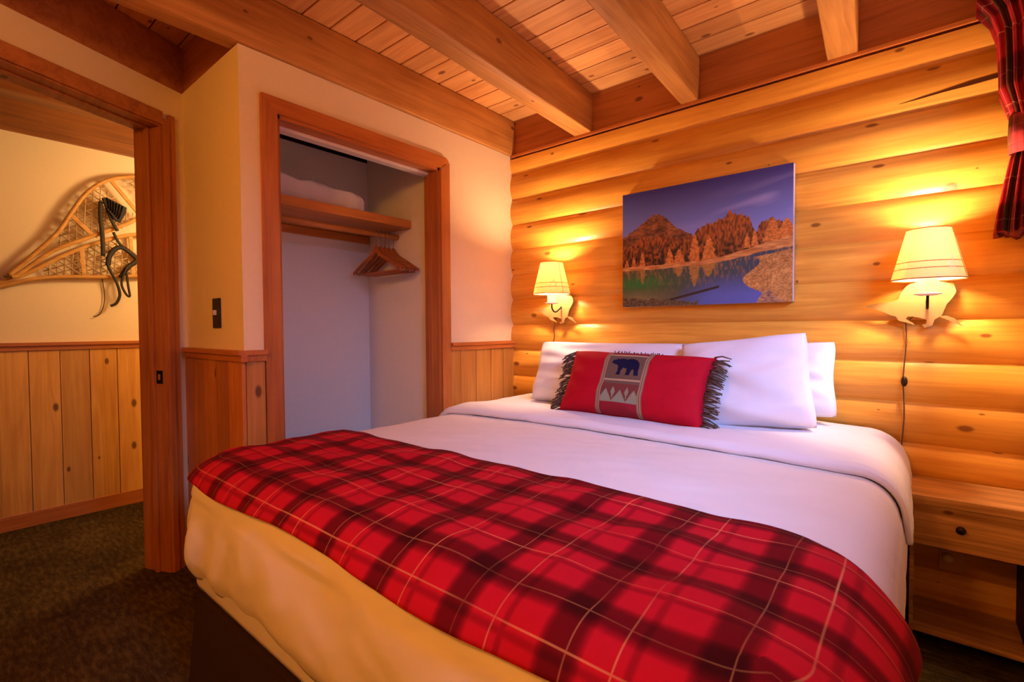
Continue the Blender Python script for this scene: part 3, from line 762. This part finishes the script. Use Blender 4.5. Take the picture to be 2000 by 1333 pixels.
for sd in (-1, 1):
    fr = MB()
    for k in range(64):
        v = -1 + 2 * (k + .5) / 64; y = CH / 2 * v; x = sd * CW / 2 * (1 - .05 * math.cos(v * PI / 2)) - sd * .006
        L = .056 + .014 * random.random(); dy = random.uniform(-.018, .018) - (.030 if sd < 0 else .008)
        z = random.uniform(-.008, .012)
        fr.tube([(x, y, z), (x + sd * L * .5, y + dy * .4, z + random.uniform(-.008, .010)), (x + sd * L, y + dy - .006, z + random.uniform(-.014, .012))], [.0032, .0032, .0022], 5)
    fr.build('fringe', M['fringe'], cu, smooth=True, local=True)['label'] = 'brown rope fringe'
tf = MB()
for k in range(26):
    u = U0 + (U1 - U0) * k / 25; x = CW / 2 * u
    tf.tube([(x, CH / 2 * .95, 0), (x + random.uniform(-.004, .006), CH / 2 + random.uniform(.002, .010), random.uniform(-.004, .006))], .0026, 5)
tf.build('trim_cord', M['fringe'], cu, smooth=True, local=True)

# ------------------------------------------------------------------ picture
PX0, PX1, PZ0, PZ1, PY = -1.222, -.414, 1.228, 1.829, YB - .062
def vnoise(n, sc, seed):
    r = np.random.RandomState(seed); g = r.rand(64, 64)
    def f(u, v):
        x = u * sc; y = v * sc; xi = np.floor(x).astype(int); yi = np.floor(y).astype(int); fx = x - xi; fy = y - yi
        fx = fx * fx * (3 - 2 * fx); fy = fy * fy * (3 - 2 * fy)
        a = g[xi % 64, yi % 64]; b = g[(xi + 1) % 64, yi % 64]; c = g[xi % 64, (yi + 1) % 64]; d = g[(xi + 1) % 64, (yi + 1) % 64]
        return a * (1 - fx) * (1 - fy) + b * fx * (1 - fy) + c * (1 - fx) * fy + d * fx * fy
    return f
GU, GV = 420, 300
uu, vv = np.meshgrid(np.linspace(0, 1, GU), np.linspace(0, 1, GV))
n1, n2, n3, n4 = vnoise(0, 6, 1), vnoise(0, 22, 2), vnoise(0, 60, 3), vnoise(0, 130, 4)
def L3(h): return np.array(lin(h)[:3])
def mixc(a, b, f): f = np.clip(f, 0, 1)[..., None]; return a * (1 - f) + b * f
def landscape(U, V):
    sky = mixc(L3('7f8fd0'), L3('35357f'), (V - .55) / .42)
    cl = np.clip((n1(U * .9 + .3 * V, V * 3.2 - U * .8) - .45) * 2.2, 0, 1) * np.clip((U - .25) * 1.6, 0, 1) * np.exp(-((V - (.70 + .16 * (U - .5))) / .12) ** 2)
    img = mixc(sky, L3('a9a6d6'), cl * .65)
    # mountain
    rid = .575 + .21 * np.exp(-((U - .235) / .125) ** 2) + .05 * np.exp(-((U - .06) / .08) ** 2) + .018 * (n2(U, 0 * U) - .5) + .012 * n3(U, 0 * U)
    rock = mixc(L3('4a3026'), L3('b0703c'), n3(U * 1.0, V * 1.4) * .7 + n2(U, V) * .5 - .2)
    img = np.where(((V < rid) & (U < .46))[..., None], rock, img)
    # trees by columns
    tt = .58 + .05 * np.sin(U * 9 + 1) * (U > .3) + .06 * np.exp(-((U - .62) / .16) ** 2) + .035 * n4(U, 0 * U) + .05 * (n2(U, 0 * U + .3) - .5) - .12 * np.exp(-((U - .815) / .025) ** 2) - .10 * np.clip((.14 - U) / .14, 0, 1)
    tree = mixc(L3('3a2418'), L3('b0622c'), n4(U, V * .35) * 1.1 - .25 + .9 * (V - .42) * 2)
    tree = mixc(tree, L3('2b2a22'), np.clip((n2(U * 1.5, V) - .5) * 2.4, 0, 1) * np.clip((.60 - V) * 8, 0, 1) * .8)
    img = np.where((V < tt)[..., None], tree, img)
    # near golden larches
    for cx0, w0, h0, b0 in ((.14, .022, .15, .325), (.08, .02, .12, .325), (.475, .036, .24, .34), (.56, .042, .20, .35), (.38, .04, .13, .335), (.32, .03, .14, .335), (.77, .018, .11, .42), (.81, .02, .12, .43), (.90, .05, .17, .45), (.97, .05, .16, .45), (.03, .02, .09, .325)):
        wv = w0 * np.clip(1 - (V - b0) / h0, 0, 1) ** .6 * (.75 + .5 * n4(U, V)); msk = (np.abs(U - cx0) < wv) & (V > b0)
        img = np.where(msk[..., None], mixc(L3('9c5524'), L3('e08a3c'), n4(U * .9, V * .9) * 1.1), img)
    # far shore
    sh0 = .315 + .085 * np.clip((U - .55) / .45, 0, 1) + .01 * n2(U, V * 0); sh1 = sh0 + .035 + .04 * np.clip((U - .6) / .4, 0, 1)
    img = np.where(((V > sh0) & (V < sh1))[..., None], mixc(L3('a8622e'), L3('e0a45c'), n3(U * .5, V * 2)), img)
    # water : mirrored colours
    dep = (sh0 - V)
    wat = mixc(L3('4f5636'), L3('3a4a5a'), (U - .2) * 1.6); wat = mixc(wat, L3('a8743a'), np.clip((n4(U, V * .25) - .5) * 2.2, 0, 1) * np.exp(-(dep / .14) ** 2) * .8)
    wat = mixc(wat, L3('2f7a34'), np.exp(-((U - .10) / .20) ** 2) * np.exp(-((V - .20) / .06) ** 2) * .85)
    wat = mixc(wat, L3('9a8c5c'), np.clip((.16 - V) * 7, 0, 1) * np.clip((.45 - U) * 3, 0, 1) * (.5 + .5 * n4(U, V)))
    wat = mixc(wat, L3('5a68b0'), np.clip((.24 - V) * 6, 0, 1) * np.clip((U - .30 - V * .6) * 4.5, 0, 1) * .95)
    img = np.where((V < sh0)[..., None], wat, img)
    # reflections of golden larches
    for cx0, w0, h0 in ((.475, .034, .17), (.56, .04, .10), (.14, .02, .13), (.38, .03, .08)):
        wv = w0 * np.clip(1 - (sh0 - V) / h0, 0, 1) ** .6 * (.7 + .6 * n4(U * .6, V * 1.6)); msk = (np.abs(U - cx0) < wv) & (V < sh0)
        img = np.where(msk[..., None], mixc(L3('8a6a34'), L3('b8823e'), n4(U, V)), img)
    # sunken log diagonal
    dl = V - (.0 + .30 * (U - .16)); img = np.where(((np.abs(dl) < .010) & (U > .18) & (U < .62))[..., None], L3('3a2c28'), img)
    img = np.where((V < .055 - .12 * (U - .12) + .03 * n3(U, V))[..., None] & (U < .5)[..., None], mixc(L3('3a2a22'), L3('7a6a48'), n4(U, V)), img)
    # grassy right bank
    bk = .80 + .06 * np.sin(V * 22 + 1) - .25 * np.clip(V - .16, 0, 1) + .06 * np.clip(.1 - V, 0, 1) * 5 + .03 * n2(U * 0, V)
    msk = (U > bk) & (V < sh0 - .03 + .06 * (U - .8)); img = np.where(msk[..., None], mixc(L3('8a5a2c'), L3('dda25a'), n4(U, V) * .8 + n2(U, V) * .4 - .1), img)
    msk = (U > .82) & (U < .96) & (V < .13 * np.clip(np.minimum((U - .82) / .05, (.96 - U) / .1), 0, 1) * (.7 + .5 * n2(U, V))); img = np.where(msk[..., None], mixc(L3('6a4a40'), L3('c89a70'), n3(U, V * 2)), img)
    return img
img = landscape(uu, vv)
pic = thing('canvas_picture', 'canvas picture of autumn trees around a mountain lake on the log wall', 'picture', ((PX0 + PX1) / 2, YB - .03, PZ0))
pb = MB().box((PX0, PY + .001, PZ0), (PX1, PY + .036, PZ1), bev=.002).build('stretched_canvas', plain('canvas_edge', 'c9c0c8', .7, .2), pic)
pm = MB(); pm.v = [(PX0 + (PX1 - PX0) * i / (GU - 1), PY, PZ0 + (PZ1 - PZ0) * j / (GV - 1)) for j in range(GV) for i in range(GU)]
for j in range(GV - 1):
    for i in range(GU - 1): pm.f.append([j * GU + i, j * GU + i + 1, (j + 1) * GU + i + 1, (j + 1) * GU + i]); pm.mi.append(0)
pf = pm.build('printed_face', vcol_mat('lake_print', .5, .3), pic, fixn=False)
set_cols(pf, np.concatenate([img, np.ones(img.shape[:2] + (1,))], -1).reshape(-1, 4))

# ------------------------------------------------------------------ wall sconces
def make_sconce(cord_len, label, loc, switch_at=None):
    """origin on the wall at the shade's foot height"""
    root = thing('wall_sconce', label, 'wall lamp', loc, group='pair of wall lamps beside the bed')
    c = (0, -.125, 0)
    sd = MB().lathe([(.108, 0), (.0635, .184), (.0620, .184), (.1065, 0)], c, 56, close=True).build('shade', M['shade'], root, smooth=False, local=True)
    auto_smooth(sd, 50)
    def on_shade(a, z, d=.0):
        r = .108 - (.108 - .0635) * z / .184 + d
        return (c[0] + r * math.sin(a), c[1] - r * math.cos(a), z)
    for a0 in (-.95, .75, 2.4, 3.7):
        ms = MB()
        for da, dz, hw, hh in ((0, .076, .055, .006), (0, .066, .03, .005), (-.16, .056, .11, .004), (.14, .055, .12, .0035), (-.12, .048, .12, .0035), (.16, .046, .10, .004), (-.02, .040, .06, .003), (-.14, .034, .03, .006), (.06, .032, .03, .004)):
            poly = [(-1, -.5), (-.5, -1), (.5, -.8), (1, .1), (.5, .9), (-.4, 1), (-1, .4)]
            ms.prism(poly, lambda p, q, d: on_shade(a0 + da + p * hw, dz + q * hh, d), .0006, .0010)
        ms.build('cutout', M['cutout'], sd, local=True)
    se = MB(); se.tube([on_shade(1.25, .002, .0008), on_shade(1.25, .182, .0008)], .0012, 5); se.build('seam', plain('shade_seam', 'a87a44', .6), sd, local=True)
    b = MB().lathe([(.0, .105), (.012, .098), (.019, .080), (.017, .062), (.011, .044), (.011, .030), (.0, .030)], c, 20).build('bulb', M['bulb'], root, smooth=True, local=True)
    auto_smooth(MB().lathe([(.0245, .034), (.0255, -.046), (.0, -.047), (.0, -.044), (.0225, -.043), (.0225, .034)], c, 28, close=True).build('candle_sleeve', M['cutout'], root, local=True), 50)
    MB().lathe([(.0, -.056), (.024, -.056), (.040, -.051), (.041, -.048), (.026, -.0495), (.0, -.0475)], c, 28).build('drip_dish', M['candle'], root, smooth=True, local=True)
    MB().tube(smooth_path([(0, c[1], -.054), (0, c[1] + .002, -.078), (0, c[1] + .018, -.097), (0, c[1] + .045, -.100), (0, c[1] + .075, -.085), (0, -.026, -.070)], 5), .0045, 10).build('arm', M['black'], root, smooth=True, local=True)
    P = [(-.212, -.086), (-.172, -.075), (-.131, -.072), (-.105, -.062), (-.098, -.038), (-.082, -.012), (-.055, .012), (-.01, .022), (.030, .012), (.055, -.012), (.062, -.040), (.052, -.062), (.036, -.085), (.030, -.105), (.022, -.130),
         (.034, -.128), (.058, -.138), (.082, -.169), (.050, -.150), (.017, -.132), (.002, -.142), (-.004, -.165), (-.026, -.173), (-.034, -.162), (-.021, -.158), (-.020, -.142), (-.05, -.132), (-.075, -.129), (-.082, -.138), (-.060, -.155), (-.056, -.163), (-.085, -.151), (-.103, -.146), (-.113, -.128), (-.128, -.124), (-.155, -.108), (-.185, -.096)]
    P = [(a + .02, z + .0) for a, z in P]
    MB().prism(P, lambda a, z, d: (a, d, z), -.0245, -.0215).build('animal_plate', M['plate'], root, local=True)['label'] = 'cream cut metal plate shaped like a walking animal'
    MB().box((-.035, -.0216, -.118), (.025, -.0, -.058), bev=.004).build('wall_box', M['plate'], root, local=True)
    cd = MB(); z0 = -.118; n = 14
    pts = [(-.062 + .003 * math.sin(i * .9) - .006 * i / n, -.008, -.155 - (cord_len - .155 + .0) * i / n) for i in range(n + 1)]
    pts = [(-.02, -.012, -.112), (-.045, -.010, -.135)] + pts
    cd.tube(pts, .0024, 6); cdo = cd.build('cord', M['cord'], root, smooth=True, local=True)
    if switch_at:
        MB().lathe([(.0, .020), (.006, .018), (.010, .008), (.0105, -.006), (.006, -.018), (.0, -.020)], (-.064, -.012, switch_at), 14).build('cord_switch', M['bronze'], cdo, smooth=True, local=True)
    for zl, pw in ((.142, .42), (.070, .58)):       # the bulb's two ends
        l = bpy.data.lights.new('sconce_light', 'POINT'); l.energy = SCONCE_W * pw; l.color = WARM; l.shadow_soft_size = .024
        lo = bpy.data.objects.new('sconce_light', l); C.objects.link(lo); lo.parent = root; lo.location = (c[0], c[1], zl)
    return root
make_sconce(.738, 'wall lamp right of the picture above the nightstand, with long cord and switch', (.033, YB - .026, 1.284), -.383)
make_sconce(.30, 'wall lamp left of the picture near the closet corner', (-1.627, YB - .026, 1.313))

# ------------------------------------------------------------------ nightstand and outlet
ns = thing('nightstand', 'cedar nightstand with one drawer squeezed between the bed and right wall', 'nightstand', (.12, 2.33, 0))
NF, NB, N0, N1 = 2.195, YB - .026, -.006, .300
MB().box((N0, NF - .012, .505), (N1 + .002, NB, .535), bev=.003).build('top', M['ns'], ns)
dr = MB().box((N0 + .002, NF + .004, .357), (N1 - .004, NB - .02, .503), bev=.003).build('drawer', M['ns'], ns)
MB().lathe([(.0, 0), (.006, 0), (.006, .010), (.013, .016), (.0135, .021), (.009, .026), (.0, .027)], (0, 0, 0), 20).build('knob', M['bronze'], dr, local=True, smooth=True)
kn = dr.children[0]; kn.location = (.125 - .12, NF + .004 - 2.33, .437); kn.rotation_euler = (PI / 2, 0, 0)
MB().box((N0, NF + .002, .048), (N1 - .012, NB, .066), bev=.002).build('lower_shelf', M['ns'], ns)
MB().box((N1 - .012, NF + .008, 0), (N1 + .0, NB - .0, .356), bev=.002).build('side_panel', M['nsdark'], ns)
MB().box((N0, NF + .03, 0), (N0 + .012, NB, .356)).build('side_panel', M['ns'], ns)
ot = thing('wall_outlet', 'wall outlet with plug on the logs below the nightstand drawer', 'outlet', (.117, YB - .024, .232))
MB().box((.080, YB - .031, .190), (.154, YB - .022, .275), bev=.003).build('outlet_plate', plain('wood_tone_plate', 'c2905a', .35, .5), ot)
MB().lathe([(.0, 0), (.017, 0), (.017, .014), (.012, .022), (.0, .022)], (0, 0, 0), 18).build('plug', plain('clear_plug', 'e0c8a0', .2, .6), ot, local=True, smooth=True)
pg = ot.children[1]; pg.location = (-.012, -.007, .01); pg.rotation_euler = (PI / 2, 0, 0)

# ------------------------------------------------------------------ curtain
ct = thing('curtain', 'red and green plaid curtain tied back in the corner beside the right lamp', 'curtain', (.25, 2.33, 1.43))
rows = [(2.42, .228, .060, .10), (2.33, .228, .066, .11), (2.25, .222, .068, .11), (2.205, .222, .066, .11), (2.15, .240, .052, .10), (2.09, .250, .046, .10), (1.98, .254, .044, .095), (1.90, .256, .044, .09), (1.83, .266, .033, .075), (1.80, .270, .029, .065), (1.69, .271, .026, .06), (1.66, .268, .030, .07), (1.58, .262, .037, .09), (1.50, .257, .043, .105), (1.44, .254, .046, .115), (1.425, .254, .046, .116)]
NC = 160; mb = MB(); uvs = []
rr_ = []
for a, b in zip(rows[:-1], rows[1:]):
    for k in range(4): q = k / 4; rr_.append([x * (1 - q) + y * q for x, y in zip(a, b)])
rr_.append(list(rows[-1]))
for z, x0, rx, ry in rr_:
    for k in range(NC):
        an = 2 * PI * k / NC; pl = 1 + .17 * math.sin(an * 12 + 1.2 * math.sin(an * 3)) + .04 * math.sin(an * 26 + z * 9)
        mb.v.append((min(x0 + rx * pl * math.cos(an), .302), 2.33 + ry * pl * math.sin(an), z + .006 * math.sin(an * 4))); uvs.append((k / NC * 1.3, z))
for j in range(len(rr_) - 1):
    for k in range(NC): k2 = (k + 1) % NC; mb.f.append([j * NC + k, j * NC + k2, (j + 1) * NC + k2, (j + 1) * NC + k]); mb.mi.append(0)
mb.f.append(list(range(NC))); mb.mi.append(0); j = len(rr_) - 1; mb.f.append([j * NC + k for k in range(NC)][::-1]); mb.mi.append(0)
cp_ = mb.build('panel', M['curtain'], ct, smooth=True); ul = cp_.data.uv_layers.new(name='UVMap')
for lp in cp_.data.loops: ul.data[lp.index].uv = uvs[lp.vertex_index]
tb = MB(); uvs = []
prof = [(.000, 1.812), (.004, 1.815), (.006, 1.75), (.004, 1.688), (.000, 1.690)]
for d, z in prof:
    for k in range(60):
        an = 2 * PI * k / 60; tb.v.append((min(.270 + (.0335 + d) * math.cos(an), .3035), 2.33 + (.074 + d) * math.sin(an), z + .012 * math.sin(an))); uvs.append((k / 60 * .5, z * 1.9))
for j in range(4):
    for k in range(60): k2 = (k + 1) % 60; tb.f.append([j * 60 + k, j * 60 + k2, (j + 1) * 60 + k2, (j + 1) * 60 + k]); tb.mi.append(0)
tbo = tb.build('tieback', plaid('tieback_tartan', .12, .02, .05, .24, .02, .09, 'a03434', 'e8c0a0', .3, '4a4428'), ct, smooth=True); ul = tbo.data.uv_layers.new(name='UVMap')
for lp in tbo.data.loops: ul.data[lp.index].uv = uvs[lp.vertex_index]
